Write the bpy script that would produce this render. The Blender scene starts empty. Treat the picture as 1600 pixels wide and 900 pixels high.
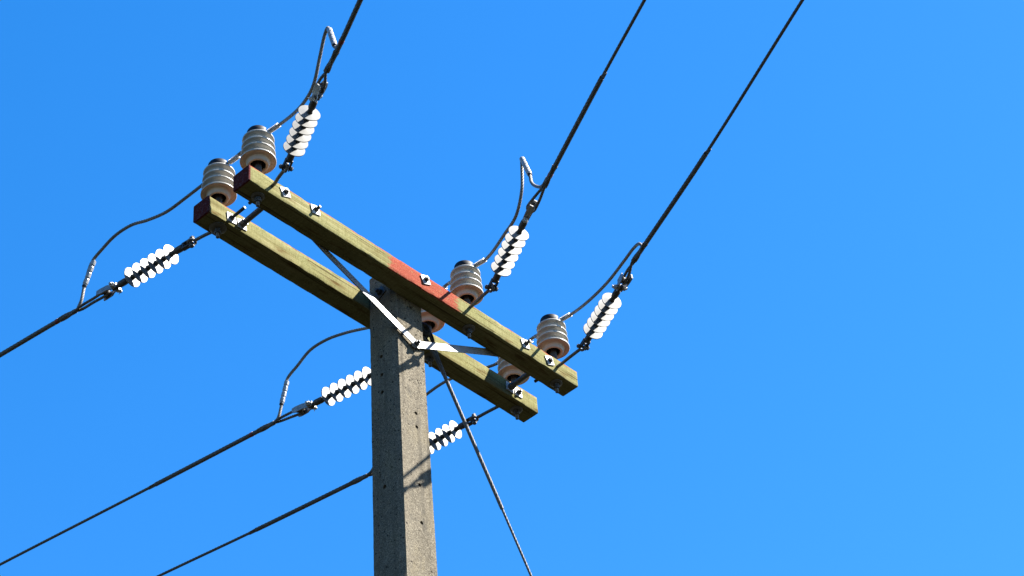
import bpy, bmesh, math, random
from math import sin, cos, pi, radians
from mathutils import Vector as V, Matrix, noise

random.seed(7)
sc = bpy.context.scene
col = sc.collection

# ------------------------------------------------------------------ camera
ZA = 10.485                                   # height of the crossarm tops above the ground
cam_d = bpy.data.cameras.new('camera')
cam = bpy.data.objects.new('camera', cam_d)
col.objects.link(cam)
sc.camera = cam
yaw, pitch, roll = radians(49.0817), radians(41.6006), radians(-4.5646)
fw = V((sin(yaw) * cos(pitch), cos(yaw) * cos(pitch), sin(pitch)))
rt = V((cos(yaw), -sin(yaw), 0))
up = rt.cross(fw)
r2 = cos(roll) * rt + sin(roll) * up
u2 = -sin(roll) * rt + cos(roll) * up
m = Matrix.Identity(4)
for i in range(3):
    m[i][0], m[i][1], m[i][2] = r2[i], u2[i], -fw[i]
m.translation = (-7.1355, -7.0031, -8.8846 + ZA)
cam.matrix_world = m
cam_d.sensor_width = 36
cam_d.lens = 3957.92 / 1600 * 36
cam_d.clip_start = 0.1
cam_d.clip_end = 5000

# ------------------------------------------------------------------ sky, sun, exposure
SUN = V((0.88, -1.0, 1.48)).normalized()
sun_el = math.asin(SUN.z)
sun_az = math.atan2(SUN.x, SUN.y)
world = bpy.data.worlds.new('World')
sc.world = world
world.use_nodes = True
nt = world.node_tree
bg = nt.nodes['Background']
sky = nt.nodes.new('ShaderNodeTexSky')
sky.sky_type = 'NISHITA'
sky.sun_disc = False
sky.sun_elevation = sun_el
sky.sun_rotation = sun_az
sky.air_density = 1.0
sky.dust_density = 0.3
sky.ozone_density = 3.0
hsv = nt.nodes.new('ShaderNodeHueSaturation')
hsv.inputs['Saturation'].default_value = 1.375
hsv.inputs['Hue'].default_value = 0.5035
nt.links.new(sky.outputs[0], hsv.inputs['Color'])
nt.links.new(hsv.outputs[0], bg.inputs[0])
bg.inputs[1].default_value = 0.052
sun_d = bpy.data.lights.new('sun', 'SUN')
sun_d.energy = 5.0
sun_d.angle = radians(0.53)
sun_d.color = (1.0, 0.95, 0.87)
sun = bpy.data.objects.new('sun', sun_d)
col.objects.link(sun)
sun.location = (10, -10, 30)
sun.rotation_euler = (-SUN).to_track_quat('-Z', 'Y').to_euler()
vs = sc.view_settings
vs.view_transform = 'Standard'
vs.look = 'None'
vs.gamma = 1
vs.use_curve_mapping = False
vs.exposure = 2.68

# ------------------------------------------------------------------ materials
def mat(name, base, rough=0.6, metal=0.0, spec=0.4):
    mt = bpy.data.materials.new(name)
    mt.use_nodes = True
    b = mt.node_tree.nodes['Principled BSDF']
    b.inputs['Base Color'].default_value = (*base, 1)
    b.inputs['Roughness'].default_value = rough
    b.inputs['Metallic'].default_value = metal
    b.inputs['Specular IOR Level'].default_value = spec
    return mt

class NB:
    """small node-building helper"""
    def __init__(s, mt):
        s.t = mt.node_tree; s.n = s.t.nodes; s.b = s.n['Principled BSDF']
    def new(s, kind, **kw):
        n = s.n.new(kind)
        for k, v in kw.items(): setattr(n, k, v)
        return n
    def link(s, a, b): s.t.links.new(a, b)
    def coord(s): return s.new('ShaderNodeTexCoord').outputs['Object']
    def mapping(s, src, scale, loc=(0, 0, 0)):
        n = s.new('ShaderNodeMapping'); n.inputs['Scale'].default_value = scale
        n.inputs['Location'].default_value = loc
        s.link(src, n.inputs['Vector']); return n.outputs[0]
    def noise(s, src, scale, detail=4, rough=0.55):
        n = s.new('ShaderNodeTexNoise'); n.inputs['Scale'].default_value = scale
        n.inputs['Detail'].default_value = detail; n.inputs['Roughness'].default_value = rough
        s.link(src, n.inputs['Vector']); return n.outputs['Fac']
    def vor(s, src, scale, feature='F1', out='Distance'):
        n = s.new('ShaderNodeTexVoronoi', feature=feature); n.inputs['Scale'].default_value = scale
        s.link(src, n.inputs['Vector']); return n.outputs[out]
    def ramp(s, src, stops):
        n = s.new('ShaderNodeValToRGB'); e = n.color_ramp.elements
        while len(e) < len(stops): e.new(0.5)
        for el, (p, c) in zip(e, stops):
            el.position = p; el.color = (*c, 1) if len(c) == 3 else c
        s.link(src, n.inputs[0]); return n.outputs[0]
    def rng(s, src, a, b, c=0.0, d=1.0):
        n = s.new('ShaderNodeMapRange'); n.inputs[1].default_value = a; n.inputs[2].default_value = b
        n.inputs[3].default_value = c; n.inputs[4].default_value = d
        s.link(src, n.inputs[0]); return n.outputs[0]
    def math(s, op, a, b=None):
        n = s.new('ShaderNodeMath', operation=op)
        for i, x in enumerate((a, b)):
            if x is None: continue
            if isinstance(x, (int, float)): n.inputs[i].default_value = x
            else: s.link(x, n.inputs[i])
        return n.outputs[0]
    def mix(s, fac, a, b, mode='MIX'):
        n = s.new('ShaderNodeMix', data_type='RGBA', blend_type=mode)
        for sock, x in ((n.inputs[0], fac), (n.inputs[6], a), (n.inputs[7], b)):
            if isinstance(x, (int, float)): sock.default_value = x
            elif isinstance(x, tuple): sock.default_value = (*x, 1)
            else: s.link(x, sock)
        return n.outputs[2]
    def sep(s, src):
        n = s.new('ShaderNodeSeparateXYZ'); s.link(src, n.inputs[0]); return n.outputs
    def bump(s, h, strength, dist):
        n = s.new('ShaderNodeBump'); n.inputs['Strength'].default_value = strength
        n.inputs['Distance'].default_value = dist
        s.link(h, n.inputs['Height']); s.link(n.outputs[0], s.b.inputs['Normal'])
    def base(s, c): s.link(c, s.b.inputs['Base Color'])

def mottled(name, c1, c2, scale, rough, metal=0.0, bump=0.2, dist=0.001, spec=0.4):
    mt = mat(name, c1, rough, metal, spec); k = NB(mt); c = k.coord()
    f = k.noise(c, scale, 5, 0.65)
    k.base(k.ramp(f, [(0.3, c1), (0.7, c2)]))
    k.link(k.rng(k.noise(c, scale * 2.3, 3), 0.3, 0.7, rough - 0.12, rough + 0.12), k.b.inputs['Roughness'])
    k.bump(f, bump, dist)
    return mt

M = {}
M['steel'] = mottled('galvanised_steel', (0.05304, 0.05304, 0.05304), (0.1061, 0.1034, 0.09812), 60, 0.55, 0.2)
M['dull'] = mottled('weathered_steel', (0.01591, 0.01591, 0.01591), (0.04508, 0.04243, 0.03978), 70, 0.6, 0.15)
M['zinc'] = mottled('bright_zinc', (0.237, 0.237, 0.237), (0.3274, 0.3274, 0.3217), 40, 0.55, 0.05)
M['strap'] = mottled('strap_zinc', (0.1037, 0.1078, 0.1091), (0.1365, 0.1392, 0.1406), 25, 0.5, 0.1)
M['alu'] = mottled('aluminium_sleeve', (0.1355, 0.1383, 0.1411), (0.2596, 0.2596, 0.2596), 50, 0.4, 0.3)
M['wire'] = mottled('weathered_aluminium', (0.06895, 0.06344, 0.05516), (0.1172, 0.1089, 0.09654), 35, 0.6, 0.15)
M['grip'] = mottled('dark_aluminium', (0.03377, 0.03089, 0.02606), (0.0724, 0.06757, 0.05792), 30, 0.65, 0.1)
M['guy'] = mottled('guy_steel', (0.03819, 0.03819, 0.03819), (0.07638, 0.07638, 0.07426), 40, 0.7, 0.0)
M['band'] = mottled('red_paint_mark', (0.08486, 0.006365, 0.006365), (0.1273, 0.01591, 0.01326), 60, 0.6)
M['iron'] = mottled('black_iron', (0.006, 0.006, 0.006), (0.016, 0.015, 0.014), 60, 0.7, 0, 0.2, 0.001, 0.15)  # shadow tone of the guy eye and thimble, put into the base colour
M['core'] = mottled('grey_rubber', (0.009547, 0.01061, 0.009547), (0.01856, 0.01909, 0.0175), 60, 0.6)
M['head'] = mottled('black_rubber', (0.00312, 0.0039, 0.00702), (0.00702, 0.0078, 0.0117), 60, 0.6, 0, 0.1, 0.0005, 0.15)

# white silicone sheds: faint grime and a mould line
mt = mat('white_silicone', (0.78, 0.78, 0.76), 0.5); k = NB(mt); c = k.coord()
f = k.noise(c, 28, 5, 0.6)
k.base(k.ramp(f, [(0.25, (0.09279, 0.09396, 0.08981)), (0.6, (0.1193, 0.1207, 0.1193))]))
k.b.inputs['Subsurface Weight'].default_value = 0.0
M['shed'] = mt

# glazed porcelain with faint drip stains
mt = mat('grey_porcelain', (0.3, 0.29, 0.27), 0.3, 0, 0.5); k = NB(mt); c = k.coord()
f = k.noise(k.mapping(c, (30, 30, 5)), 1.0, 5, 0.6)
k.base(k.ramp(f, [(0.3, (0.225, 0.216, 0.196)), (0.7, (0.305, 0.294, 0.268))]))
k.link(k.rng(f, 0.3, 0.7, 0.25, 0.5), k.b.inputs['Roughness'])
M['glaze'] = mt
M['bisque'] = mottled('unglazed_porcelain', (0.30, 0.275, 0.25), (0.385, 0.35, 0.315), 25, 0.8, 0, 0.1, 0.0005, 0.1)

# ---- concrete
mt = mat('weathered_concrete', (0.1382, 0.1302, 0.1188), 0.95, 0, 0.0); k = NB(mt); c = k.coord()
big = k.noise(k.mapping(c, (6, 6, 2.2)), 1.0, 5, 0.6)
colr = k.ramp(big, [(0.30, (0.07962, 0.07091, 0.05554)), (0.52, (0.112, 0.09923, 0.07732)), (0.72, (0.1386, 0.1231, 0.09529))])
yel = k.noise(k.mapping(c, (9, 9, 5)), 1.0, 4, 0.6)
colr = k.mix(k.rng(yel, 0.52, 0.72, 0.0, 0.45), colr, (0.1474, 0.1219, 0.07079))
agg = k.vor(c, 250, out='Color')
aggv = k.sep(agg)[0]
colr = k.mix(k.rng(aggv, 0.62, 0.9, 0.0, 0.65), colr, (0.2123, 0.1901, 0.147))
colr = k.mix(k.rng(aggv, 0.30, 0.05, 0.0, 0.7), colr, (0.04423, 0.03971, 0.03158))
fine = k.noise(c, 420, 3, 0.75)
colr = k.mix(k.rng(fine, 0.3, 0.7, 0.0, 0.5), colr, k.mix(1.0, colr, (0.55, 0.53, 0.50), 'MULTIPLY'))
pit = k.vor(c, 46)                                  # blow holes in the cast face
pitm = k.math('MULTIPLY', k.rng(pit, 0.25, 0.15, 0.0, 1.0), k.rng(k.sep(k.vor(c, 46, out='Color'))[1], 0.58, 0.62))
colr = k.mix(pitm, colr, (0.01651, 0.01475, 0.01198))
pit2 = k.vor(c, 19)
pitn = k.math('MULTIPLY', k.rng(k.math('ADD', pit2, k.math('MULTIPLY', fine, 0.08)), 0.17, 0.13), k.rng(k.sep(k.vor(c, 19, out='Color'))[2], 0.66, 0.68))
colr = k.mix(pitn, colr, (0.02, 0.018, 0.015))
blot = k.noise(k.mapping(c, (16, 16, 9), (4, 2, 1)), 1.0, 5, 0.7)
colr = k.mix(k.rng(blot, 0.55, 0.66, 0.0, 0.45), colr, (0.062, 0.058, 0.05))
drip = k.noise(k.mapping(c, (22, 22, 0.7)), 1.0, 3, 0.5)
colr = k.mix(k.rng(drip, 0.53, 0.68, 0.0, 0.6), colr, (0.05013, 0.04538, 0.03703))
k.base(colr)
h = k.math('SUBTRACT', k.math('ADD', k.math('MULTIPLY', aggv, 0.25), k.math('MULTIPLY', fine, 0.6)), k.math('MULTIPLY', pitm, 1.6))
k.bump(h, 0.8, 0.004)
M['concrete'] = mt

# ---- crossarm timber: algae-stained grain, faded red paint left on the top, ends and (one arm) a band
def timber(name, band, seed, endpaint, fringe):
    mt = mat(name, (0.15, 0.14, 0.06), 0.9, 0, 0.0); k = NB(mt); c = k.coord()
    x, y, z = k.sep(c)
    loc = (seed, seed * 0.37, seed * 0.71)
    grain = k.noise(k.mapping(c, (2.2, 46, 46), loc), 1.0, 6, 0.62)
    patch = k.noise(k.mapping(c, (3.2, 9, 9), loc), 1.0, 5, 0.6)
    saw = k.noise(k.mapping(c, (75, 5, 12), loc), 1.0, 3, 0.6)
    speck = k.noise(c, 120, 4, 0.7)
    wood = k.ramp(grain, [(0.34, (0.078, 0.068, 0.031)), (0.50, (0.130, 0.118, 0.057)), (0.64, (0.182, 0.168, 0.095))])
    algae = k.ramp(speck, [(0.3, (0.080, 0.078, 0.031)), (0.7, (0.164, 0.158, 0.080))])
    colr = k.mix(k.rng(patch, 0.36, 0.58, 0.25, 0.95), wood, algae)
    colr = k.mix(k.rng(saw, 0.45, 0.70, 0.0, 0.45), colr, k.mix(1.0, colr, (0.62, 0.60, 0.5), 'MULTIPLY'))
    brown = k.noise(k.mapping(c, (5, 26, 26), (seed + 3, 1, 2)), 1.0, 5, 0.65)
    colr = k.mix(k.rng(brown, 0.56, 0.68, 0.0, 0.7), colr, (0.0572, 0.0294, 0.01024))
    # knots with a dark heart
    kn = k.vor(k.mapping(c, (3.1, 10.5, 10.5), (seed * 1.7, 0.4, 0.9)), 1.0)
    knm = k.math('ADD', k.rng(kn, 0.15, 0.10, 0.0, 0.5), k.rng(kn, 0.30, 0.16, 0.0, 0.28))
    colr = k.mix(knm, colr, (0.05, 0.031, 0.012))
    # cracks along the grain
    crack = k.noise(k.mapping(c, (1.4, 90, 90), (seed + 9, 4, 1)), 1.0, 3, 0.5)
    crm = k.rng(crack, 0.625, 0.665)
    colr = k.mix(k.math('MULTIPLY', crm, 0.75), colr, (0.0308, 0.021, 0.0096))
    wob = k.math('MULTIPLY', k.math('SUBTRACT', k.noise(k.mapping(c, (14, 40, 40), loc), 1.0, 5, 0.65), 0.5), 0.16)
    red = k.ramp(speck, [(0.3, (0.112, 0.022, 0.0145)), (0.55, (0.170, 0.042, 0.030)), (0.75, (0.215, 0.085, 0.060))])
    mask = None
    flake = k.rng(k.noise(k.mapping(c, (60, 95, 95), loc), 1.0, 4, 0.65), 0.66, 0.62)
    def add(mk):
        nonlocal mask
        mask = mk if mask is None else k.math('MAXIMUM', mask, mk)
    xw = k.math('ADD', x, wob)
    # red paint weathering off the top face, creeping over its front edge in places
    zz = k.math('ADD', z, k.math('MULTIPLY', wob, 0.5 * fringe))
    edge = k.noise(k.mapping(c, (4.5, 14, 14), (seed + 5, 0, 0)), 1.0, 4, 0.6)
    add(k.math('MULTIPLY', k.rng(zz, -0.010, -0.003), k.rng(edge, 0.40, 0.54)))
    if band:
        a, b = band
        add(k.math('MULTIPLY', k.math('MULTIPLY', k.rng(xw, a - 0.010, a + 0.010), k.rng(xw, b + 0.016, b - 0.016)), k.math('MAXIMUM', k.rng(y, 0.012, 0.006), k.rng(z, -0.03, -0.02))))
    if endpaint:
        add(k.rng(x, -1.187, -1.194))
    colr = k.mix(k.math('MULTIPLY', k.math('MULTIPLY', mask, flake), 0.94), colr, red)
    if endpaint:                                    # the end grain gets a darker red with chalky flecks
        em = k.rng(x, -1.187, -1.194)
        fl = k.rng(k.noise(k.mapping(c, (1, 70, 160), (3, 3, 3)), 1.0, 3, 0.7), 0.50, 0.66, 0.0, 0.6)
        colr = k.mix(em, colr, k.mix(fl, (0.050, 0.0115, 0.0125), (0.105, 0.075, 0.08)))
    k.base(colr)
    k.bump(k.math('SUBTRACT', k.math('ADD', grain, k.math('MULTIPLY', saw, 0.5)), k.math('MULTIPLY', crm, 0.8)), 0.55, 0.004)
    return mt
M['timber_near'] = timber('painted_timber', (-0.225, 0.262), 2.0, True, 0.5)
M['timber_far'] = timber('stained_timber', None, 11.0, True, 0.35)

# ---- ground
mt = mat('grass_ground', (0.03, 0.035, 0.015), 0.95, 0, 0.1); k = NB(mt); c = k.coord()
f = k.noise(c, 0.35, 8, 0.7)
k.base(k.ramp(f, [(0.3, (0.006, 0.006, 0.003)), (0.7, (0.012, 0.011, 0.006))]))
k.bump(k.noise(c, 9, 6, 0.7), 0.6, 0.05)
M['ground'] = mt

# ------------------------------------------------------------------ mesh builder
class MB:
    def __init__(s): s.v = []; s.f = []; s.mi = []; s.cur = 0
    def add(s, vs, fs, xf=None):
        o = len(s.v)
        s.v += [tuple(xf @ V(p)) if xf is not None else tuple(p) for p in vs]
        for f in fs: s.f.append([o + i for i in f]); s.mi.append(s.cur)
        return s
    def lathe(s, prof, n=24, xf=None, caps=True):
        vs, fs = [], []
        for r, z in prof:
            for i in range(n):
                a = 2 * pi * i / n; vs.append((r * cos(a), r * sin(a), z))
        for j in range(len(prof) - 1):
            for i in range(n):
                i2 = (i + 1) % n
                fs.append((j * n + i, j * n + i2, (j + 1) * n + i2, (j + 1) * n + i))
        if caps:
            fs.append(tuple(reversed(range(n)))); k0 = (len(prof) - 1) * n
            fs.append(tuple(range(k0, k0 + n)))
        return s.add(vs, fs, xf)
    def hexa(s, r, z0, z1, xf=None, rot=0.0, n=6):
        b = r * 0.12
        R = Matrix.Rotation(rot, 4, 'Z')
        return s.lathe([(r - b, z0), (r, z0 + b), (r, z1 - b), (r - b, z1)], n, (xf @ R) if xf is not None else R)
    def box(s, cx, size, xf=None, bev=0.0):
        bm = bmesh.new()
        bmesh.ops.create_cube(bm, size=1)
        for vv in bm.verts:
            vv.co = V((vv.co.x * size[0] + cx[0], vv.co.y * size[1] + cx[1], vv.co.z * size[2] + cx[2]))
        if bev: bmesh.ops.bevel(bm, geom=bm.edges[:], offset=bev, segments=2, affect='EDGES', profile=0.6)
        bm.verts.index_update()
        s.add([vv.co.copy() for vv in bm.verts], [[q.index for q in f.verts] for f in bm.faces], xf)
        bm.free(); return s
    def sweep(s, pts, section, twist=0.0, caps=True, scale=None):
        """section: list of (a,b) offsets; twist: radians per metre"""
        pts = [V(p) for p in pts]; n = len(section); vs, fs = [], []
        t = (pts[1] - pts[0]).normalized()
        a = t.cross(V((0, 0, 1)))
        if a.length < 0.1: a = t.cross(V((1, 0, 0)))
        a.normalize(); L = 0.0
        for i, p in enumerate(pts):
            if i: L += (p - pts[i - 1]).length
            tt = (pts[min(i + 1, len(pts) - 1)] - pts[max(i - 1, 0)]).normalized()
            a = (a - tt * a.dot(tt)).normalized(); b = tt.cross(a)
            ca, sa = cos(twist * L), sin(twist * L)
            sc_ = scale[i] if scale else 1.0
            for (u, w) in section:
                u2_, w2_ = (u * ca - w * sa) * sc_, (u * sa + w * ca) * sc_
                vs.append(p + a * u2_ + b * w2_)
        for j in range(len(pts) - 1):
            for i in range(n):
                i2 = (i + 1) % n
                fs.append((j * n + i, j * n + i2, (j + 1) * n + i2, (j + 1) * n + i))
        if caps:
            fs.append(tuple(reversed(range(n)))); k0 = (len(pts) - 1) * n
            fs.append(tuple(range(k0, k0 + n)))
        return s.add(vs, fs)
    def tube(s, pts, r, n=12): return s.sweep(pts, [(r * cos(2 * pi * i / n), r * sin(2 * pi * i / n)) for i in range(n)])
    def torus(s, R, r, xf, n=24, k=10, a0=0.0, a1=2 * pi):
        full = abs(a1 - a0 - 2 * pi) < 1e-6; vs, fs = [], []
        m_ = n if full else n + 1
        for i in range(m_):
            a = a0 + (a1 - a0) * i / n
            for j in range(k):
                b = 2 * pi * j / k; q = R + r * cos(b); vs.append((q * cos(a), q * sin(a), r * sin(b)))
        for i in range(n):
            i2 = (i + 1) % m_
            for j in range(k):
                j2 = (j + 1) % k; fs.append((i * k + j, i2 * k + j, i2 * k + j2, i * k + j2))
        return s.add(vs, fs, xf)
    def rope(s, pts, r, lobes=7, lay=0.11, step=0.007, dep=0.30):
        """stranded cable: a lobed section that turns along the path"""
        pts = resample(pts, step); sec = []
        for i in range(lobes):
            for ph, rr in ((0.12, 1.0 - dep), (0.3, 0.94), (0.5, 1.0), (0.72, 0.94)):
                a = 2 * pi * (i + ph) / lobes; sec.append((r * rr * cos(a), r * rr * sin(a)))
        return s.sweep(pts, sec, 2 * pi / lay)
    def build(s, name, mats, parent=None, ang=35, loc=None):
        me = bpy.data.meshes.new(name)
        me.from_pydata(s.v, [], s.f)
        bm = bmesh.new(); bm.from_mesh(me)
        bmesh.ops.recalc_face_normals(bm, faces=bm.faces[:]); bm.to_mesh(me); bm.free()
        if not isinstance(mats, (list, tuple)): mats = [mats]
        for q in mats: me.materials.append(q)
        me.polygons.foreach_set('material_index', s.mi)
        me.polygons.foreach_set('use_smooth', [True] * len(me.polygons))
        me.set_sharp_from_angle(angle=radians(ang))
        me.update()
        o = bpy.data.objects.new(name, me); col.objects.link(o)
        if parent: o.parent = parent
        if loc: o.location = loc
        return o

def spline(pts, sub=12):
    pts = [V(p) for p in pts]; out = []
    P = [2 * pts[0] - pts[1]] + pts + [2 * pts[-1] - pts[-2]]
    for i in range(1, len(P) - 2):
        p0, p1, p2, p3 = P[i - 1:i + 3]
        # centripetal Catmull-Rom
        t0 = 0; t1 = t0 + max((p1 - p0).length, 1e-6) ** .5; t2 = t1 + max((p2 - p1).length, 1e-6) ** .5; t3 = t2 + max((p3 - p2).length, 1e-6) ** .5
        for j in range(sub):
            t = t1 + (t2 - t1) * j / sub
            a1 = (t1 - t) / (t1 - t0) * p0 + (t - t0) / (t1 - t0) * p1
            a2 = (t2 - t) / (t2 - t1) * p1 + (t - t1) / (t2 - t1) * p2
            a3 = (t3 - t) / (t3 - t2) * p2 + (t - t2) / (t3 - t2) * p3
            b1 = (t2 - t) / (t2 - t0) * a1 + (t - t0) / (t2 - t0) * a2
            b2 = (t3 - t) / (t3 - t1) * a2 + (t - t1) / (t3 - t1) * a3
            out.append((t2 - t) / (t2 - t1) * b1 + (t - t1) / (t2 - t1) * b2)
    out.append(pts[-1]); return out

def resample(pts, step):
    pts = [V(p) for p in pts]; out = [pts[0]]; acc = 0.0
    for a, b in zip(pts, pts[1:]):
        L = (b - a).length
        if L < 1e-9: continue
        d = step - acc
        while d <= L:
            out.append(a.lerp(b, d / L)); d += step
        acc = L - (d - step)
    if (out[-1] - pts[-1]).length > step * 0.3: out.append(pts[-1])
    else: out[-1] = pts[-1]
    return out

def along(path, dist):
    """point and tangent at a distance along a polyline"""
    for a, b in zip(path, path[1:]):
        L = (b - a).length
        if dist <= L: return a.lerp(b, dist / L), (b - a).normalized()
        dist -= L
    return path[-1], (path[-1] - path[-2]).normalized()

def cut(path, d0, d1):
    """the stretch of a polyline between two distances"""
    out = [along(path, d0)[0]]; L = 0.0
    for a, b in zip(path, path[1:]):
        L += (b - a).length
        if d0 < L < d1: out.append(b)
    out.append(along(path, d1)[0]); return out

def axis(p, z, xh=(1, 0, 0)):
    """frame at p with its z along z and its x near xh"""
    z = V(z).normalized(); x = V(xh); x = x - z * x.dot(z)
    if x.length < 1e-4: x = V((0, 1, 0)) - z * z.y
    x.normalize(); y = z.cross(x); mm = Matrix.Identity(4)
    for i in range(3): mm[i][0], mm[i][1], mm[i][2] = x[i], y[i], z[i]
    mm.translation = p; return mm

def empty(name, loc, label, cat, group=None, mw=None):
    o = bpy.data.objects.new(name, None); col.objects.link(o)
    o.empty_display_size = 0.1
    if mw is not None: o.matrix_world = mw
    else: o.location = loc
    tag(o, label, cat, group); return o
def tag(o, label, cat, group=None):
    o['label'] = label; o['category'] = cat
    if group: o['group'] = group
def copy_tree(root):
    kids = [c_ for c_ in bpy.data.objects if c_.parent == root]
    r = root.copy(); col.objects.link(r)
    for c_ in kids:
        d = c_.copy(); col.objects.link(d); d.parent = r
        for g in [q for q in bpy.data.objects if q.parent == c_]:
            e = g.copy(); col.objects.link(e); e.parent = d
    return r
def W(p): return V((p[0], p[1], p[2] + ZA))

# ------------------------------------------------------------------ ground
mb = MB(); n = 24; R = 2500.0
vs_, fs_ = [(0, 0, 0)], []
rings = [6, 15, 40, 120, 400, 1100, R]
for rr in rings:
    for i in range(n):
        vs_.append((rr * cos(2 * pi * i / n), rr * sin(2 * pi * i / n), 0))
for i in range(n): fs_.append((0, 1 + i, 1 + (i + 1) % n))
for j in range(len(rings) - 1):
    for i in range(n):
        a, b = 1 + j * n + i, 1 + j * n + (i + 1) % n
        fs_.append((a, a + n, b + n, b))
mb.add(vs_, fs_)
g = mb.build('ground', M['ground']); g['kind'] = 'structure'

# ------------------------------------------------------------------ the concrete pole
TAP = 0.0076
YF = 0.0922; XW = 0.1045
pole = empty('utility_pole', (0, 0, 0), 'tall square grey concrete pole with chamfered corners carrying both crossarms', 'pole')
def pole_shaft():
    mb = MB(); ZT = ZA + 0.1047
    zs = [-0.5, 2, 4, 6, 7.4, 8.0] + [8.0 + 0.018 * i for i in range(1, int((ZT - 0.012 - 8.0) / 0.018))] + [ZT - 0.012, ZT]
    vs, fs = [], []; per = None
    for z in zs:
        k = TAP * (ZA - z); hx, hy = XW + k, YF + k; ch0 = 0.020
        if z >= ZT - 0.001: hx -= 0.010; hy -= 0.010; ch0 = 0.010
        pts = []
        for cx, cy, d0, d1 in ((1, -1, (0, -1), (1, 0)), (1, 1, (1, 0), (0, 1)), (-1, 1, (0, 1), (-1, 0)), (-1, -1, (-1, 0), (0, -1))):
            # chamfer broken into three vertices with crumbled noise
            ch = ch0 if (cx, cy) == (-1, -1) else ch0 * 0.4
            ax, ay = cx * hx, cy * hy
            cv = ch * 1.35                                   # the arris is broken back further on the side faces
            p0 = V((ax - (ch * cx if d0[0] == 0 else 0), ay - (cv * cy if d0[1] == 0 else 0), z))
            p1 = V((ax - (ch * cx if d1[0] == 0 else 0), ay - (cv * cy if d1[1] == 0 else 0), z))
            mid = (p0 + p1) / 2
            for q, amp in ((p0, 0.0010), (mid, 0.0013), (p1, 0.0010)):
                nn = noise.noise(q * 26 + V((0, 0, 3))) + 0.55 * noise.noise(q * 75)
                inw = V((-cx, -cy, 0)) * (amp * (2.0 if (cx, cy) == (-1, -1) else 1.0) * (nn + 0.3)) if 8.0 < z < ZT else V((0, 0, 0))
                pts.append(q + inw)
        per = len(pts); vs += pts
    for j in range(len(zs) - 1):
        for i in range(per):
            i2 = (i + 1) % per
            fs.append((j * per + i, j * per + i2, (j + 1) * per + i2, (j + 1) * per + i))
    fs.append(tuple(reversed(range(per)))); k0 = (len(zs) - 1) * per; fs.append(tuple(range(k0, k0 + per)))
    mb.add(vs, fs)
    o = mb.build('shaft', M['concrete'], pole, ang=25)
    # bolt holes: cut them out of the cast shaft
    cb = MB()
    for z in (-0.489, -0.611, -0.726, -1.3285, -2.1, -2.6):
        k = TAP * -z; s = 1 if z > -1 else 1.05
        cb.lathe([(0.0115 * s, -0.05), (0.0115 * s, 0.05)], 14, axis((-XW - k, 0.010, ZA + z), (1, 0, 0)))
    for z in (-0.147, -0.858, -0.947, -1.3124, -1.5449, -1.905, -2.4):
        k = TAP * -z
        cb.lathe([(0.0105, -0.05), (0.0105, 0.05)], 14, axis((0.019, -YF - k, ZA + z), (0, 1, 0)))
    cut_o = cb.build('cutter', M['concrete'])
    md = o.modifiers.new('holes', 'BOOLEAN'); md.operation = 'DIFFERENCE'; md.object = cut_o; md.solver = 'EXACT'
    dg = bpy.context.evaluated_depsgraph_get()
    me = bpy.data.meshes.new_from_object(o.evaluated_get(dg))
    o.modifiers.clear(); old = o.data; o.data = me
    bpy.data.objects.remove(cut_o)
    me.polygons.foreach_set('use_smooth', [True] * len(me.polygons)); me.set_sharp_from_angle(angle=radians(25))
pole_shaft()

def square_plate(mb, xf, s=0.055, th=0.006, rot=0.0):
    mb.box((0, 0, th / 2), (s, s, th), xf @ Matrix.Rotation(rot, 4, 'Z'), 0.0012)

# through bolts of the pole: plate and nut on the left face, and the brace bolt plus blind stub
mb = MB(); square_plate(mb, axis(W((-XW - 0.0005, 0.0, -0.055)), (-1, 0, 0), (0, 1, 0)), 0.062, 0.006, 0.5); mb.build('washer_plate', M['dull'], pole)
mb = MB(); xf = axis(W((-XW - 0.006, 0.0, -0.055)), (-1, 0, 0)); mb.hexa(0.019, 0, 0.017, xf); mb.lathe([(0.010, 0), (0.010, 0.03), (0.008, 0.032)], 12, xf); mb.build('hex_nut', M['dull'], pole)

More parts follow.
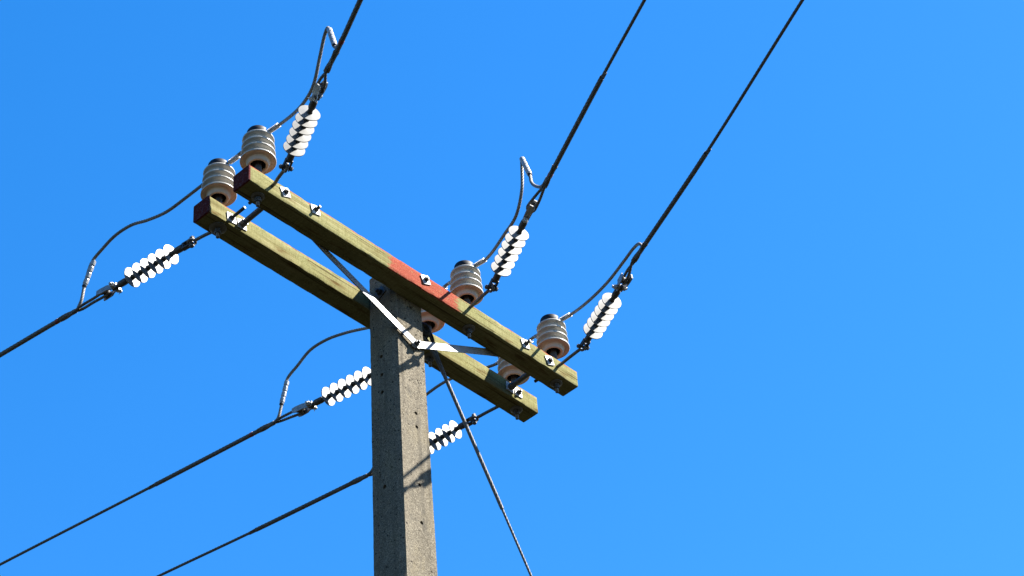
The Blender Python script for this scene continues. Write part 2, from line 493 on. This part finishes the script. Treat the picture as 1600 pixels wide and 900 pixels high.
# ------------------------------------------------------------------ crossarms
def beam_mesh(L, w, h, seed, x0):
    """sawn timber: centred on x, top at z=0, y from 0 to w"""
    mb = MB(); nx = 96; b = 0.005; vs, fs = [], []
    sec = []
    ny, nz = 5, 5
    def q(y, z): sec.append((y, z))
    for i in range(ny + 1): q(b + (w - 2 * b) * i / ny, 0)
    q(w - b * .3, -b * .3)
    for i in range(nz + 1): q(w, -b - (h - 2 * b) * i / nz)
    q(w - b * .3, -h + b * .3)
    for i in range(ny + 1): q(w - b - (w - 2 * b) * i / ny, -h)
    q(b * .3, -h + b * .3)
    for i in range(nz + 1): q(0, -h + b + (h - 2 * b) * i / nz)
    q(b * .3, -b * .3)
    n = len(sec)
    xs = [-L / 2, -L / 2 + 0.002] + [-L / 2 + 0.002 + (L - 0.004) * i / nx for i in range(1, nx)] + [L / 2 - 0.002, L / 2]
    for ix, x in enumerate(xs):
        sh = 0.985 if ix in (0, len(xs) - 1) else 1.0
        for (y, z) in sec:
            p = V((x, y, z)); d = V((0, 0, 0))
            s_ = noise.noise(V((x * 1.3 + seed, y * 5, z * 5))) * 0.0022 + noise.noise(V((x * 9 + seed, y * 30, z * 30))) * 0.0011
            s2 = noise.noise(V((x * 1.3 + seed + 50, y * 5, z * 5))) * 0.0018
            corner = (min(abs(y), abs(y - w)) < b) and (min(abs(z), abs(z + h)) < b)
            if corner:                                   # knocks along the arrises
                kn = max(0.0, noise.noise(V((x * 14 + seed * 3, y * 9, z * 9))) - 0.20) * 0.019
                d += V((0, (w / 2 - y), (-h / 2 - z))).normalized() * kn
            y2 = w / 2 + (y - w / 2) * sh; z2 = -h / 2 + (z + h / 2) * sh
            yv = s_ * (1 if 0.01 < y < w - 0.01 or y < 0.01 else 0.3)
            vs.append((x, y2 + yv + d.y, z2 + s2 + d.z))
    for j in range(len(xs) - 1):
        for i in range(n):
            i2 = (i + 1) % n
            fs.append((j * n + i, j * n + i2, (j + 1) * n + i2, (j + 1) * n + i))
    fs.append(tuple(reversed(range(n)))); k0 = (len(xs) - 1) * n; fs.append(tuple(range(k0, k0 + n)))
    mb.add(vs, fs); return mb

NW, NH = 0.1165, 0.1068
FWd, FH = 0.1141, 0.1137
near_y = -YF - NW; far_y = YF
XN, XFa = -0.010, -0.013
near = empty('crossarm', W((XN, near_y, 0)), 'timber crossarm with a red painted band, on the camera side of the pole', 'crossarm', 'timber crossarms bolted to the pole')
far = empty('crossarm', W((XFa, far_y, 0)), 'plain timber crossarm behind the pole with a steel stud sticking out near its red end', 'crossarm', 'timber crossarms bolted to the pole')
beam_mesh(2.4, NW, NH, 1.0, 0).build('beam', M['timber_near'], near, ang=40)
beam_mesh(2.4, FWd, FH, 31.0, 0).build('beam', M['timber_far'], far, ang=40)

def in_arm(root, p):                                      # pole frame -> arm frame
    return W(p) - root.location
FRONT_N = near_y - 0.0012; FRONT_F = far_y - 0.0012
def plate_and_nut(root, p, rot, stub=0.022, nr=0.015, big=0.056):
    q = in_arm(root, p); xf = axis(q, (0, -1, 0), (1, 0, 0))
    mb = MB(); square_plate(mb, xf, big, 0.0055, rot); mb.build('washer_plate', M['zinc'], root)
    mb = MB(); xf2 = axis(q + V((0, -0.0055, 0)), (0, -1, 0))
    mb.hexa(nr, 0, 0.014, xf2, random.random(), 6); mb.build('hex_nut', M['dull'], root)
    mb = MB(); mb.lathe([(0.0085, -0.01), (0.0085, stub - 0.002), (0.0068, stub)], 12, xf2); mb.build('bolt', M['dull'], root)

def thread_rod(mb, a, b, r):
    a, b = V(a), V(b); L = (b - a).length; prof = [(r * 0.9, 0)]
    nth = int(L / 0.004)
    for i in range(nth): prof += [(r * 0.9, L * (i + 0.1) / nth), (r, L * (i + 0.55) / nth)]
    prof.append((r * 0.85, L)); mb.lathe(prof, 12, axis(a, b - a))

for x, z, rot, stub in ((-0.970, -0.040, 0.42, 0.02), (-0.7656, -0.030, 0.25, 0.034), (0.016, -0.033, 0.42, 0.02), (0.7715, -0.041, 0.3, 0.036), (0.962, -0.051, 0.42, 0.018)):
    plate_and_nut(near, (x, FRONT_N, z), rot, stub)
# far arm: a long stud by the left end, plates under the spacer rods, a nut by the right end
q = (-1.062, FRONT_F, -0.066); plate_and_nut(far, q, 0.12, 0.03, 0.016, 0.058)
mb = MB(); a = in_arm(far, (q[0], q[1] - 0.012, q[2])); thread_rod(mb, a, a + V((0, -0.092, 0.004)), 0.0092); mb.build('stud', M['dull'], far)
plate_and_nut(far, (1.028, FRONT_F, -0.055), 0.08, 0.024, 0.016, 0.056)
for x, z in ((-0.992, -0.066), (0.962, -0.055)):
    qq = in_arm(far, (x, FRONT_F, z)); mb = MB(); square_plate(mb, axis(qq, (0, -1, 0)), 0.058, 0.0055, 0.12 if x < 0 else -0.03); mb.build('washer_plate', M['zinc'], far)
    mb = MB(); s_ = in_arm(far, (x, FRONT_F - 0.006, z)); e_ = in_arm(far, (x + 0.004, -YF + 0.0015, z + 0.018))
    mb.tube([s_, e_], 0.0155, 16)
    mb.lathe([(0.0195, 0), (0.0205, 0.004), (0.0205, 0.022), (0.0195, 0.026)], 16, axis(s_, e_ - s_))
    mb.build('spacer_rod', M['steel'], far)

# eye bolts (root on the arm face -> eye where the insulator string hooks on)
NEAR = [dict(root=(-1.055, -0.209, -0.047), eye=(-1.124, -0.387, -0.096), cl=(-1.334, -0.860, -0.041), w=[(-1.373, -0.947, -0.024), (-1.460, -1.142, -0.037), (-1.570, -1.390, -0.027)]),
        dict(root=(0.352, -0.209, -0.022), eye=(0.310, -0.407, -0.042), cl=(0.082, -0.920, 0.031), w=[(0.013, -1.075, 0.025), (-0.290, -1.756, 0.081), (-0.500, -2.228, 0.104)]),
        dict(root=(1.030, -0.209, -0.052), eye=(1.016, -0.411, -0.048), cl=(0.789, -0.921, -0.036), w=[(0.739, -1.033, -0.010), (0.382, -1.835, -0.045), (-0.054, -2.813, -0.034)])]
FAR = [dict(root=(-1.062, 0.206, -0.062), eye=(-1.078, 0.374, -0.044), cl=(-1.142, 0.984, -0.029), w=[(-1.161, 1.170, -0.026), (-1.177, 1.320, -0.018), (-1.224, 1.766, -0.006)]),
       dict(root=(0.390, 0.206, -0.060), eye=(0.368, 0.415, -0.026), cl=(0.300, 1.060, 0.013), w=[(0.283, 1.225, 0.030), (0.184, 2.165, 0.069), (0.050, 3.442, 0.130)]),
       dict(root=(1.030, 0.206, -0.060), eye=(1.008, 0.410, -0.060), cl=(0.950, 0.968, -0.068), w=[(0.930, 1.156, -0.051), (0.838, 2.034, -0.008), (0.757, 2.804, 0.041)])]
for root, S in ((near, NEAR), (far, FAR)):
    for s_ in S:
        a, e = in_arm(root, s_['root']), in_arm(root, s_['eye'])
        d = (e - a).normalized(); mb = MB()
        n0 = V((0, -0.02 if root is near else 0.02, 0))
        mb.tube(spline([a - n0, a + n0 * 0.6, a.lerp(e, 0.45), e - d * 0.021], 8), 0.0092, 14)
        # forged eye, its plane upright for the near strings and flat for the far ones
        side = d.cross(V((0, 0, 1))).normalized()
        nrm = side if root is near else side.cross(d)
        mb.torus(0.0195, 0.0075, axis(e, nrm, d), 24, 10)
        if root is near:                                       # thread end and nut behind the arm
            bk = V((a.x, NW + 0.001, a.z)); xf = axis(bk, (0, 1, 0))
            m2 = MB(); m2.box((0, 0, 0.003), (0.05, 0.05, 0.006), xf, 0.001); m2.build('washer_plate', M['zinc'], root)
            m2 = MB(); m2.hexa(0.0165, 0.006, 0.022, xf, 0.4); m2.build('hex_nut', M['dull'], root)
            m2 = MB(); thread_rod(m2, bk + V((0, 0.004, 0)), bk + V((0, 0.055, 0)), 0.0092); m2.build('stud', M['dull'], root)
        mb.build('eye_bolt', M['steel'], root)

# ------------------------------------------------------------------ brace straps
def strap(label, pts, wdt, over):
    pts = [W(p) for p in pts]; base = pts[0].copy()
    o = empty('crossarm_brace', base, label, 'brace', 'galvanised flat braces below the near crossarm')
    mb = MB(); t = 0.0028
    P = [p - base for p in pts]; d = (P[-1] - P[0]).normalized(); wv = d.cross(V((0, 1, 0))).normalized() * (wdt / 2)
    vs, fs = [], []
    P = [P[0] - d * 0.028] + [P[0] - d * 0.016] + P[1:]
    tp = [0.6] + [1.0] * (len(P) - 1)
    for p, f in zip(P, tp):
        for sgn, yy in ((-1, -t), (1, -t), (1, t), (-1, t)): vs.append(p + wv * sgn * f + V((0, yy, 0)))
    for j in range(len(P) - 1):
        for i in range(4):
            i2 = (i + 1) % 4; fs.append((j * 4 + i, j * 4 + i2, (j + 1) * 4 + i2, (j + 1) * 4 + i))
    fs.append((3, 2, 1, 0)); k0 = (len(P) - 1) * 4; fs.append((k0, k0 + 1, k0 + 2, k0 + 3))
    mb.add(vs, fs); mb.build('strap', M['strap'], o, ang=20)
    return o
bolt = (0.022, 0, -0.409)
yb = -YF - 0.022
bl = strap('flat zinc brace running up left from the pole bolt to the near crossarm', [(bolt[0], yb - 0.0035, bolt[2]), (-0.58, -YF + 0.004, -0.1165), (-0.7656, -YF + 0.004, -0.030)], 0.040, 1)
br = strap('flat zinc brace running right from the pole bolt to the near crossarm', [(bolt[0], yb + 0.0035, bolt[2]), (0.60, -YF + 0.004, -0.1165), (0.7715, -YF + 0.004, -0.041)], 0.042, 0)
mb = MB(); xf = axis(V((0, 0, 0)), (0, -1, 0)); mb.hexa(0.0165, 0.003, 0.017, xf, 0.3); mb.lathe([(0.0085, -0.03), (0.0085, 0.028), (0.007, 0.030)], 12, xf); mb.build('brace_bolt', M['dull'], bl)

# ------------------------------------------------------------------ pin insulators
def pin_insulator():
    o = empty('pin_insulator', (0, 0, 0), '', 'insulator', 'grey porcelain pin insulators standing on the crossarms')
    mb = MB()
    # glazed outside: four stacked sheds
    prof = [(0.0915, 0.1305), (0.0930, 0.1330), (0.0925, 0.1375), (0.088, 0.1415), (0.066, 0.1500), (0.0635, 0.1560), (0.0635, 0.1650)]
    for zc, r in ((0.184, 0.0885), (0.230, 0.0855)):
        prof += [(0.068, zc - 0.010), (r - 0.010, zc - 0.0055), (r - 0.003, zc - 0.0035), (r, zc), (r - 0.0005, zc + 0.0045), (r - 0.004, zc + 0.008), (r - 0.022, zc + 0.0145), (r - 0.0245, zc + 0.020), (r - 0.0245, zc + 0.028)]
    r, zc = 0.0825, 0.279
    prof += [(0.066, zc - 0.010), (r - 0.010, zc - 0.0055), (r - 0.003, zc - 0.0035), (r, zc), (r - 0.0005, zc + 0.006), (r - 0.008, zc + 0.013), (r - 0.022, zc + 0.018), (0.045, zc + 0.021), (0.0, zc + 0.021)]
    mb.lathe(prof, 48, None, False)
    # unglazed underside with its inner petticoat and bore
    mb.cur = 1
    prof = [(0.0915, 0.1305), (0.087, 0.1300), (0.079, 0.1335), (0.071, 0.1345), (0.063, 0.1290), (0.057, 0.1180), (0.0545, 0.1080), (0.0510, 0.1045), (0.0455, 0.1035), (0.0410, 0.1060), (0.0385, 0.1130)]
    mb.lathe(prof, 48, None, False)
    mb.cur = 2
    mb.lathe([(0.0385, 0.1130), (0.036, 0.17), (0.0, 0.17)], 48, None, False)  # bore in the dark steel colour: the hole's darkness is painted in
    b = mb.build('porcelain_body', [M['glaze'], M['bisque'], M['dull']], o, ang=60)
    # black rubber head with a flat beside the lead
    mb = MB(); n = 30; vs, fs = [], []
    lay = [(0.054, 0.300), (0.056, 0.304), (0.056, 0.336), (0.053, 0.342), (0.046, 0.345)]
    for r, z in lay:
        for i in range(n):
            a = 2 * pi * i / n; x = r * cos(a)
            vs.append((min(x, 0.006) - 0.004, r * sin(a), z))
    for j in range(len(lay) - 1):
        for i in range(n):
            i2 = (i + 1) % n; fs.append((j * n + i, j * n + i2, (j + 1) * n + i2, (j + 1) * n + i))
    fs.append(tuple(reversed(range(n)))); fs.append(tuple(range((len(lay) - 1) * n, len(lay) * n)))
    mb.add(vs, fs); mb.build('head', M['head'], o, ang=40)
    mb = MB(); mb.box((0.020, 0, 0.307), (0.022, 0.07, 0.012), None, 0.002); mb.build('lead_saddle', M['steel'], o)
    # spindle with its collar, then the clamping nut below the arm
    mb = MB(); mb.lathe([(0.026, 0.0015), (0.026, 0.006), (0.0195, 0.009), (0.0185, 0.03), (0.0175, 0.10), (0.0175, 0.169)], 20); mb.build('spindle', M['dull'], o)
    mb = MB(); mb.lathe([(0.0345, -0.1175), (0.0345, -0.1215), (0.026, -0.1265), (0.021, -0.1275)], 24); mb.build('round_washer', M['steel'], o)
    mb = MB(); mb.hexa(0.0185, -0.147, -0.1275, None, 0.4); mb.lathe([(0.0165, -0.147), (0.0155, -0.155), (0.010, -0.156)], 16); mb.build('hex_nut', M['dull'], o)
    mb = MB(); thread_rod(mb, (0, 0, -0.150), (0, 0, -0.184), 0.0098); mb.build('stud', M['steel'], o)
    return o
ins_spots = [(-1.098, near_y + NW / 2, 'foremost porcelain pin insulator above the red left end of the near crossarm'),
             (0.395, near_y + NW / 2, 'porcelain pin insulator on the near crossarm just right of its red band'),
             (1.075, near_y + NW / 2, 'porcelain pin insulator standing near the right end of the near crossarm'),
             (-1.098, far_y + FWd / 2, 'porcelain pin insulator above the red left end of the far crossarm'),
             (0.400, far_y + FWd / 2, 'porcelain pin insulator mostly hidden between the pole top and the near crossarm'),
             (1.072, far_y + FWd / 2, 'pin insulator on the right end of the far crossarm, partly hidden by the near crossarm')]
proto = pin_insulator()
for i, (x, y, lb) in enumerate(ins_spots):
    o = proto if i == 0 else copy_tree(proto)
    o.location = W((x, y, 0)); o['label'] = lb
    sink = (0.0, -0.010, 0.004, -0.018, -0.002, -0.002)[i]      # how deep each porcelain sits on its spindle
    dz = 0.0108 - 0.0015 if i < 3 else 0.0044 - 0.0015     # the two arms differ a little in depth
    for ch in [q for q in bpy.data.objects if q.parent == o]:
        nm = ch.name.split('.')[0]
        if nm in ('round_washer', 'hex_nut', 'stud'): ch.location.z = dz
        if nm in ('porcelain_body', 'head', 'lead_saddle'): ch.location.z = sink
        if nm == 'porcelain_body': ch.rotation_euler.z = random.random() * 6
        if i == 3 and nm == 'round_washer': ch.scale = (1.32, 1.32, 1.0)

# ------------------------------------------------------------------ strain insulators
SL = 0.56
def strain_insulator():
    o = empty('strain_insulator', (0, 0, 0), '', 'insulator', 'white strain insulators between the crossarms and the wires')
    X = lambda z, y=0.0: axis((0, y, z), (1, 0, 0), (0, 0, 1))     # frames with their axis along the pin
    mb = MB()                                                        # clevis at the arm end
    for sx in (-1, 1):
        mb.box((sx * 0.0165, 0, 0.020), (0.007, 0.026, 0.066), None, 0.003)
    mb.box((0, 0, 0.052), (0.040, 0.026, 0.014), None, 0.004)
    mb.lathe([(0.0165, 0.055), (0.0185, 0.062), (0.0185, 0.100), (0.0165, 0.106), (0.0140, 0.108)], 18); mb.build('end_clevis', M['dull'], o)
    mb = MB(); mb.lathe([(0.0075, -0.036), (0.0075, 0.036)], 12, X(0)); mb.hexa(0.0135, -0.032, -0.021, X(0)); mb.hexa(0.0135, 0.021, 0.032, X(0), 0.3); mb.build('clevis_pin', M['steel'], o)
    mb = MB(); prof = [(0.0130, 0.104)]
    for i in range(6):
        z = 0.136 + i * 0.050; prof += [(0.0130, z - 0.010), (0.0155, z - 0.006), (0.0155, z + 0.008), (0.0130, z + 0.013)]
    prof += [(0.0130, 0.432)]
    mb.lathe(prof, 18); mb.build('core_rod', M['core'], o)
    for i in range(6):
        mb = MB(); mb.lathe([(0.0145, -0.0040), (0.0556, -0.0030), (0.0563, -0.0022), (0.0563, 0.0016), (0.0556, 0.0023), (0.030, 0.0036), (0.0145, 0.0052)], 40)
        mb.build('shed', M['shed'], o, ang=25, loc=(0, 0, 0.136 + i * 0.050))
    mb = MB(); mb.lathe([(0.0140, 0.418), (0.0170, 0.421), (0.0185, 0.428), (0.0185, 0.462), (0.0165, 0.470), (0.0120, 0.474)], 18)
    mb.box((0, 0, 0.487), (0.014, 0.026, 0.050), None, 0.004); mb.build('end_fitting', M['dull'], o)
    # thimble clevis: two cheeks that splay round a grooved spool
    mb = MB()
    for sx in (-1, 1):
        P = [(0.0125, 0.480), (0.0135, 0.512), (0.024, 0.532), (0.025, 0.572), (0.028, 0.594)]
        wd = [0.015, 0.017, 0.017, 0.019, 0.013]; th = 0.0035; vs, fs = [], []
        for (x, z), w_ in zip(P, wd):
            for (yy, xx) in ((-w_, -th), (w_, -th), (w_, th), (-w_, th)): vs.append((sx * x + xx, yy, z))
        for j in range(len(P) - 1):
            for i in range(4):
                i2 = (i + 1) % 4; fs.append((j * 4 + i, j * 4 + i2, (j + 1) * 4 + i2, (j + 1) * 4 + i))
        fs.append((3, 2, 1, 0)); k0 = (len(P) - 1) * 4; fs.append((k0, k0 + 1, k0 + 2, k0 + 3)); mb.add(vs, fs)
    mb.build('thimble_clevis', M['alu'], o, ang=30)
    mb = MB(); mb.lathe([(0.008, -0.042), (0.008, 0.044)], 12, X(0.496)); mb.hexa(0.0145, -0.033, -0.018, X(0.496)); mb.hexa(0.0145, 0.018, 0.033, X(0.496), 0.4)
    mb.tube([(0.038, -0.018, 0.490), (0.038, 0.018, 0.503)], 0.0018, 6); mb.build('clevis_bolt', M['zinc'], o)
    mb = MB(); mb.lathe([(0.0215, -0.0205), (0.0215, -0.014), (0.0135, -0.009), (0.0120, 0.0), (0.0135, 0.009), (0.0215, 0.014), (0.0215, 0.0205)], 20, X(SL)); mb.build('thimble_spool', M['dull'], o)
    return o
sp = strain_insulator()
ROLL = (0.75, 1.2, 0.10, 0.05, -0.08, 0.1)                  # how each string has turned about its own axis
str_labels = ['white strain insulator above the left end of the near crossarm, on the uppermost wire',
              'white strain insulator beside the pin insulator just right of the red band',
              'white strain insulator off the right end of the near crossarm, below the rightmost wire',
              'white strain insulator behind the red left end of the far crossarm, fully against blue sky',
              'white strain insulator whose last shed is cut off by the left edge of the pole',
              'white strain insulator seen right of the pole behind the guy wire']
for i, s_ in enumerate(NEAR + FAR):
    o = sp if i == 0 else copy_tree(sp)
    e, c_ = W(s_['eye']), W(s_['cl']); d = c_ - e
    mw = axis(e, d, d.cross(V((0, 0, 1))))
    mw = mw @ Matrix.Rotation(ROLL[i], 4, 'Z'); s_['up'] = V((mw[0][1], mw[1][1], mw[2][1]))
    o.matrix_world = mw @ Matrix.Diagonal((1, 1, d.length / SL, 1)); o['label'] = str_labels[i]
    # the string's own clevis turns so that its pin crosses the eye
    for ch in [q for q in bpy.data.objects if q.parent == o]:
        if ch.name.split('.')[0] in ('end_clevis', 'clevis_pin'): ch.rotation_euler.z = (pi / 2 if i >= 3 else 0) - ROLL[i]

# ------------------------------------------------------------------ line wires with their dead-end grips
wire_labels = ['overhead wire with a red paint mark leaving the top edge left of the pole', 'middle wire of the three rising to the top edge of the photo', 'rightmost overhead wire leaving at the top right',
               'overhead wire with a red paint mark leaving the left edge at mid height', 'middle wire of the three going down left past the pole', 'lowest wire going down left from behind the pole']
wire_end = []
for i, s_ in enumerate(NEAR + FAR):
    cl = W(s_['cl']); w = [W(p) for p in s_['w']]
    o = empty('overhead_wire', cl, wire_labels[i], 'wire', 'overhead wires ending at the pole')
    d = (w[2] - w[1]).normalized(); hd = V((d.x, d.y, 0)).normalized(); el = d.z
    far_pts = []
    for L in (3, 6, 10, 15, 22, 30, 40, 50, 60):
        far_pts.append(w[2] + hd * L + V((0, 0, el * L * 0.9 - 0.0006 * L * L)))
    path = [w[0]] + spline([w[0], w[1], w[2]] + far_pts[:2], 10)[1:] + far_pts[2:]
    loc = [p - cl for p in path]
    stepd = (w[1] - w[0]).length if i in (1, 2, 4, 5) else ((w[2] - w[0]).length + 0.62)
    # bare conductor
    mb = MB(); mb.rope(cut(loc, 0.0, 4.5), 0.0085, 8, 0.18, 0.012, 0.08)
    mb.tube(cut(loc, 4.5, 58.0), 0.0085, 10); mb.build('conductor', M['grip'], o)
    # preformed grip: two legs from the thimble, crossing, then wrapped round the conductor
    y_ = (W(s_['cl']) - W(s_['eye'])).normalized(); up_ = s_['up'] - y_ * s_['up'].dot(y_); up_.normalize()
    m0, tdir = along(loc, 0.0); side = tdir.cross(up_).normalized()
    rr = 0.0205
    arc = [V((0, 0, 0)) + rr * (cos(a) * up_ - sin(a) * y_) for a in [pi * k_ / 10 for k_ in range(11)]]
    legA = [m0 + tdir * 0.05 + side * 0.006, m0 - side * 0.007 + up_ * 0.003, m0.lerp(arc[0], 0.55) + up_ * 0.004]
    legB = [arc[-1].lerp(m0, 0.45) - up_ * 0.004, m0 + side * 0.007 - up_ * 0.003, m0 + tdir * 0.05 - side * 0.006]
    mb = MB(); mb.rope(spline(legA + arc + legB, 8), 0.0080, 6, 0.10, 0.006, 0.16)
    # crossing-over strands
    for ph in (0, pi):
        hp = []
        for q in range(26):
            p, t_ = along(loc, 0.006 * q); s1 = t_.cross(V((0, 0, 1))).normalized(); s2 = s1.cross(t_)
            hp.append(p + (s1 * cos(ph + q * 0.13) + s2 * sin(ph + q * 0.13)) * 0.0075)
        mb.rope(hp, 0.0085, 6, 0.12, 0.006, 0.08)
    mb.rope(cut(loc, 0.03, stepd), 0.0128, 10, 0.26, 0.010, 0.08)
    for q in range(4):                                      # strand ends stagger at the tip
        p, t_ = along(loc, stepd - 0.03); s1 = t_.cross(V((0, 0, 1))).normalized(); s2 = s1.cross(t_)
        off = (s1 * cos(q * 1.6) + s2 * sin(q * 1.6)) * 0.0105
        mb.tube([p + off, p + off + t_ * (0.045 + 0.012 * q)], 0.0028, 6)
    mb.build('dead_end_grip', M['grip'], o)
    bd = {0: 0.21, 1: 0.075, 3: 0.155, 4: 0.19}.get(i)
    if bd:
        mb = MB(); mb.tube(cut(loc, bd, bd + 0.02), 0.0136, 16); mb.build('paint_mark', M['band'], o)
    wire_end.append((cl, loc))

# ------------------------------------------------------------------ jumper leads over the pin insulators
jl = ['jumper lead looping over the pair of pin insulators at the left ends of the arms', 'jumper lead over the middle pin insulators, its loop partly hidden by the pole top', 'jumper lead over the right pin insulators, ending in the lowest loop on the right']
JN = [[(-1.239, -0.644, .090), (-1.297, -0.776, .073), (-1.337, -0.866, .173), (-1.365, -0.929, .248), (-1.380, -0.965, .262), (-1.392, -0.990, .225), (-1.423, -1.059, .025), (-1.444, -1.108, -.030)],
      [(0.262, -0.568, .203), (0.181, -0.733, .180), (0.140, -0.817, .265), (0.126, -0.844, .405), (0.124, -0.850, .470), (0.120, -0.858, .455), (0.085, -0.929, .260), (0.081, -0.937, .206), (0.055, -0.990, .118), (0.019, -1.062, .048), (-0.015, -1.125, 0.036)],
      [(0.986, -0.508, .204), (0.877, -0.741, .124), (0.785, -0.934, .085), (0.731, -1.049, .066), (0.704, -1.106, .042), (0.693, -1.130, .010), (0.690, -1.140, -.018)]]
JF = [[(-1.094, .417, .287), (-1.107, .555, .275), (-1.119, .696, .306), (-1.130, .815, .346), (-1.140, .934, .347), (-1.149, 1.027, .308), (-1.155, 1.100, .262), (-1.159, 1.147, .122), (-1.161, 1.164, .024), (-1.163, 1.185, -0.014)],
      [(0.391, .500, .338), (0.370, .762, .430), (0.345, .893, .448), (0.324, 1.004, .430), (0.308, 1.092, .363), (0.294, 1.163, .300), (0.287, 1.203, .134), (0.282, 1.229, .046), (0.280, 1.255, 0.034)],
      [(1.041, .613, .370), (1.011, .761, .340), (0.986, .885, .283), (0.963, .996, .206), (0.949, 1.064, .136), (0.939, 1.111, .045), (0.932, 1.139, -.02), (0.930, 1.160, -0.042)]]
SLV_N = [((-1.392, -0.992, .222), (-1.423, -1.059, .035)), ((0.122, -0.853, .462), (0.087, -0.926, .270)), None]
SLV_F = [((-1.1535, 1.088, .262), (-1.159, 1.147, .122)), ((0.294, 1.166, .285), (0.287, 1.203, .140)), ((0.946, 1.078, .119), (0.939, 1.111, .030))]
for i in range(3):
    ix = ins_spots[i][0] + 0.021; zt = 0.322 + (0.0, -0.006, 0.002)[i]
    yn_, yf_ = ins_spots[i][1], ins_spots[i + 3][1]
    base = W((ix, 0, zt)); o = empty('jumper_lead', base, jl[i], 'jumper cable', 'jumper leads across the crossarms')
    mid = [(ix, yf_ + 0.13, zt - 0.008), (ix, yf_ + 0.06, zt), (ix, yf_ - 0.06, zt), (ix, (yn_ + yf_) / 2, zt + 0.006), (ix, yn_ + 0.06, zt), (ix, yn_ - 0.06, zt), (ix, yn_ - 0.13, zt - 0.008)]
    pts = list(reversed(JF[i])) + mid + JN[i]
    path = [W(p) - base for p in spline(pts, 14)]
    mb = MB(); mb.rope(path, 0.0088, 9, 0.17, 0.006, 0.09); mb.build('cable', M['wire'], o)
    for yc in (yf_, yn_):
        for sg in (-1, 1):                                   # tie wire served round the lead each side of the head
            a, b = yc + sg * 0.052, yc + sg * 0.132
            seg = [p for p in path if min(a, b) <= p.y <= max(a, b) and abs(p.x) < 0.03]
            seg = resample([V((0, a, 0.0)), V((0, b, -0.007 if sg else 0))], 0.004)
            hel = []
            for q in range(130):
                f = q / 129; p, t_ = along([seg[0], seg[-1]], f * (seg[-1] - seg[0]).length)
                ang = f * 2 * pi * 9; hel.append(p + V((cos(ang), 0, sin(ang))) * 0.0112)
            mb = MB(); mb.tube(hel, 0.0029, 6)
            for f, an in ((0.03, 0.6), (0.97, 0.9), (0.97, 3.6)):
                p = seg[0].lerp(seg[-1], f); dv = V((cos(an), 0.0, sin(an)))
                mb.tube([p + dv * 0.010, p + dv * 0.026], 0.0032, 6)
            mb.build('tie_wire', M['zinc'] if sg < 0 else M['alu'], o)
    for sl in (SLV_N[i], SLV_F[i]):
        if not sl: continue
        a, b = W(sl[0]) - base, W(sl[1]) - base; L = (b - a).length
        mb = MB(); prof = [(0.0105, 0.0)]
        for q in range(4):
            z0, z1 = L * q / 4, L * (q + 1) / 4
            prof += [(0.0145, z0 + 0.003), (0.0145, z1 - 0.010), (0.0122, z1 - 0.007), (0.0122, z1 - 0.001)]
        prof += [(0.0105, L)]
        mb.lathe(prof, 10, axis(a, b - a)); mb.cur = 1
        mb.lathe([(0.0125, L), (0.0125, L + 0.008), (0.010, L + 0.012)], 12, axis(a, b - a))
        mb.build('sleeve', [M['alu'], M['head']], o, ang=25)

# ------------------------------------------------------------------ guy wire
eye = V((0.238, 0.0, -0.150)); bot = V((0.298, 0, -0.277)); low = V((0.914, 0, -1.386))
gd = (low - bot).normalized()
eye = bot - gd * 0.142
gb = W(eye)
gw = empty('guy_wire', gb, 'steel guy wire slanting down to the right from the eye on the pole', 'guy wire')
# forged eye bolt on the right face of the pole, bent down toward the stay (belongs to the pole)
mb = MB(); st = W((XW - 0.03, 0, -0.055)); en = W(tuple(eye))
ring = en + V((-0.030, 0, 0.022))
mb.tube(spline([st, W((XW + 0.02, 0, -0.058)), W((XW + 0.055, 0, -0.080)), ring - V((0.022, 0, -0.022))], 8), 0.0125, 14)
dr = (en - ring).normalized()
mb.torus(0.0275, 0.0205, axis(ring + dr * 0.006, (0, 1, 0), dr), 28, 12)
mb.lathe([(0.030, 0), (0.030, 0.010), (0.018, 0.022)], 20, axis(W((XW + 0.001, 0, -0.056)), (1, 0, 0)))
mb.build('guy_eye_bolt', M['iron'], pole)
# thimble, two legs of the grip, long wrapped grip, then plain strand down to the ground
mb = MB(); s1 = V((0, 1, 0)); s2 = s1.cross(gd)
arc = [(cos(a) * s2 - sin(a) * gd) * 0.030 for a in [pi * q / 12 for q in range(13)]]
sec_pts = [gd * 0.070 + s2 * 0.006] + [gd * 0.03 + s2 * 0.026] + arc + [gd * 0.03 - s2 * 0.026] + [gd * 0.070 - s2 * 0.006]
mb.sweep(resample(spline(sec_pts, 6), 0.006), [(0.011, -0.002), (0.011, 0.006), (0.007, 0.006), (0.005, 0.0015), (-0.005, 0.0015), (-0.007, 0.006), (-0.011, 0.006), (-0.011, -0.002)])
mb.build('thimble', M['iron'], gw)
mb = MB(); arc2 = [p * 1.12 for p in arc]
sp_ = [gd * 0.24 + s1 * 0.004, gd * 0.13 + s2 * 0.010, gd * 0.06 + s2 * 0.028] + arc2 + [gd * 0.06 - s2 * 0.028, gd * 0.13 - s2 * 0.010, gd * 0.24 - s1 * 0.004]
mb.rope(spline(sp_, 8), 0.0085, 6, 0.08, 0.006, 0.25)
GL = (W(tuple(V((0.7302, 0, -1.0492)))) - gb).length
mb.rope([gd * 0.20, gd * GL], 0.0102, 10, 0.22, 0.010, 0.05); mb.build('guy_grip', M['guy'], gw)
tot = (gb.z + 0.0) / -gd.z
mb = MB(); mb.rope([gd * 0.2, gd * (GL + 2.5)], 0.0070, 7, 0.14, 0.009, 0.10); mb.tube([gd * (GL + 2.5), gd * tot], 0.0070, 10); mb.build('strand', M['guy'], gw)
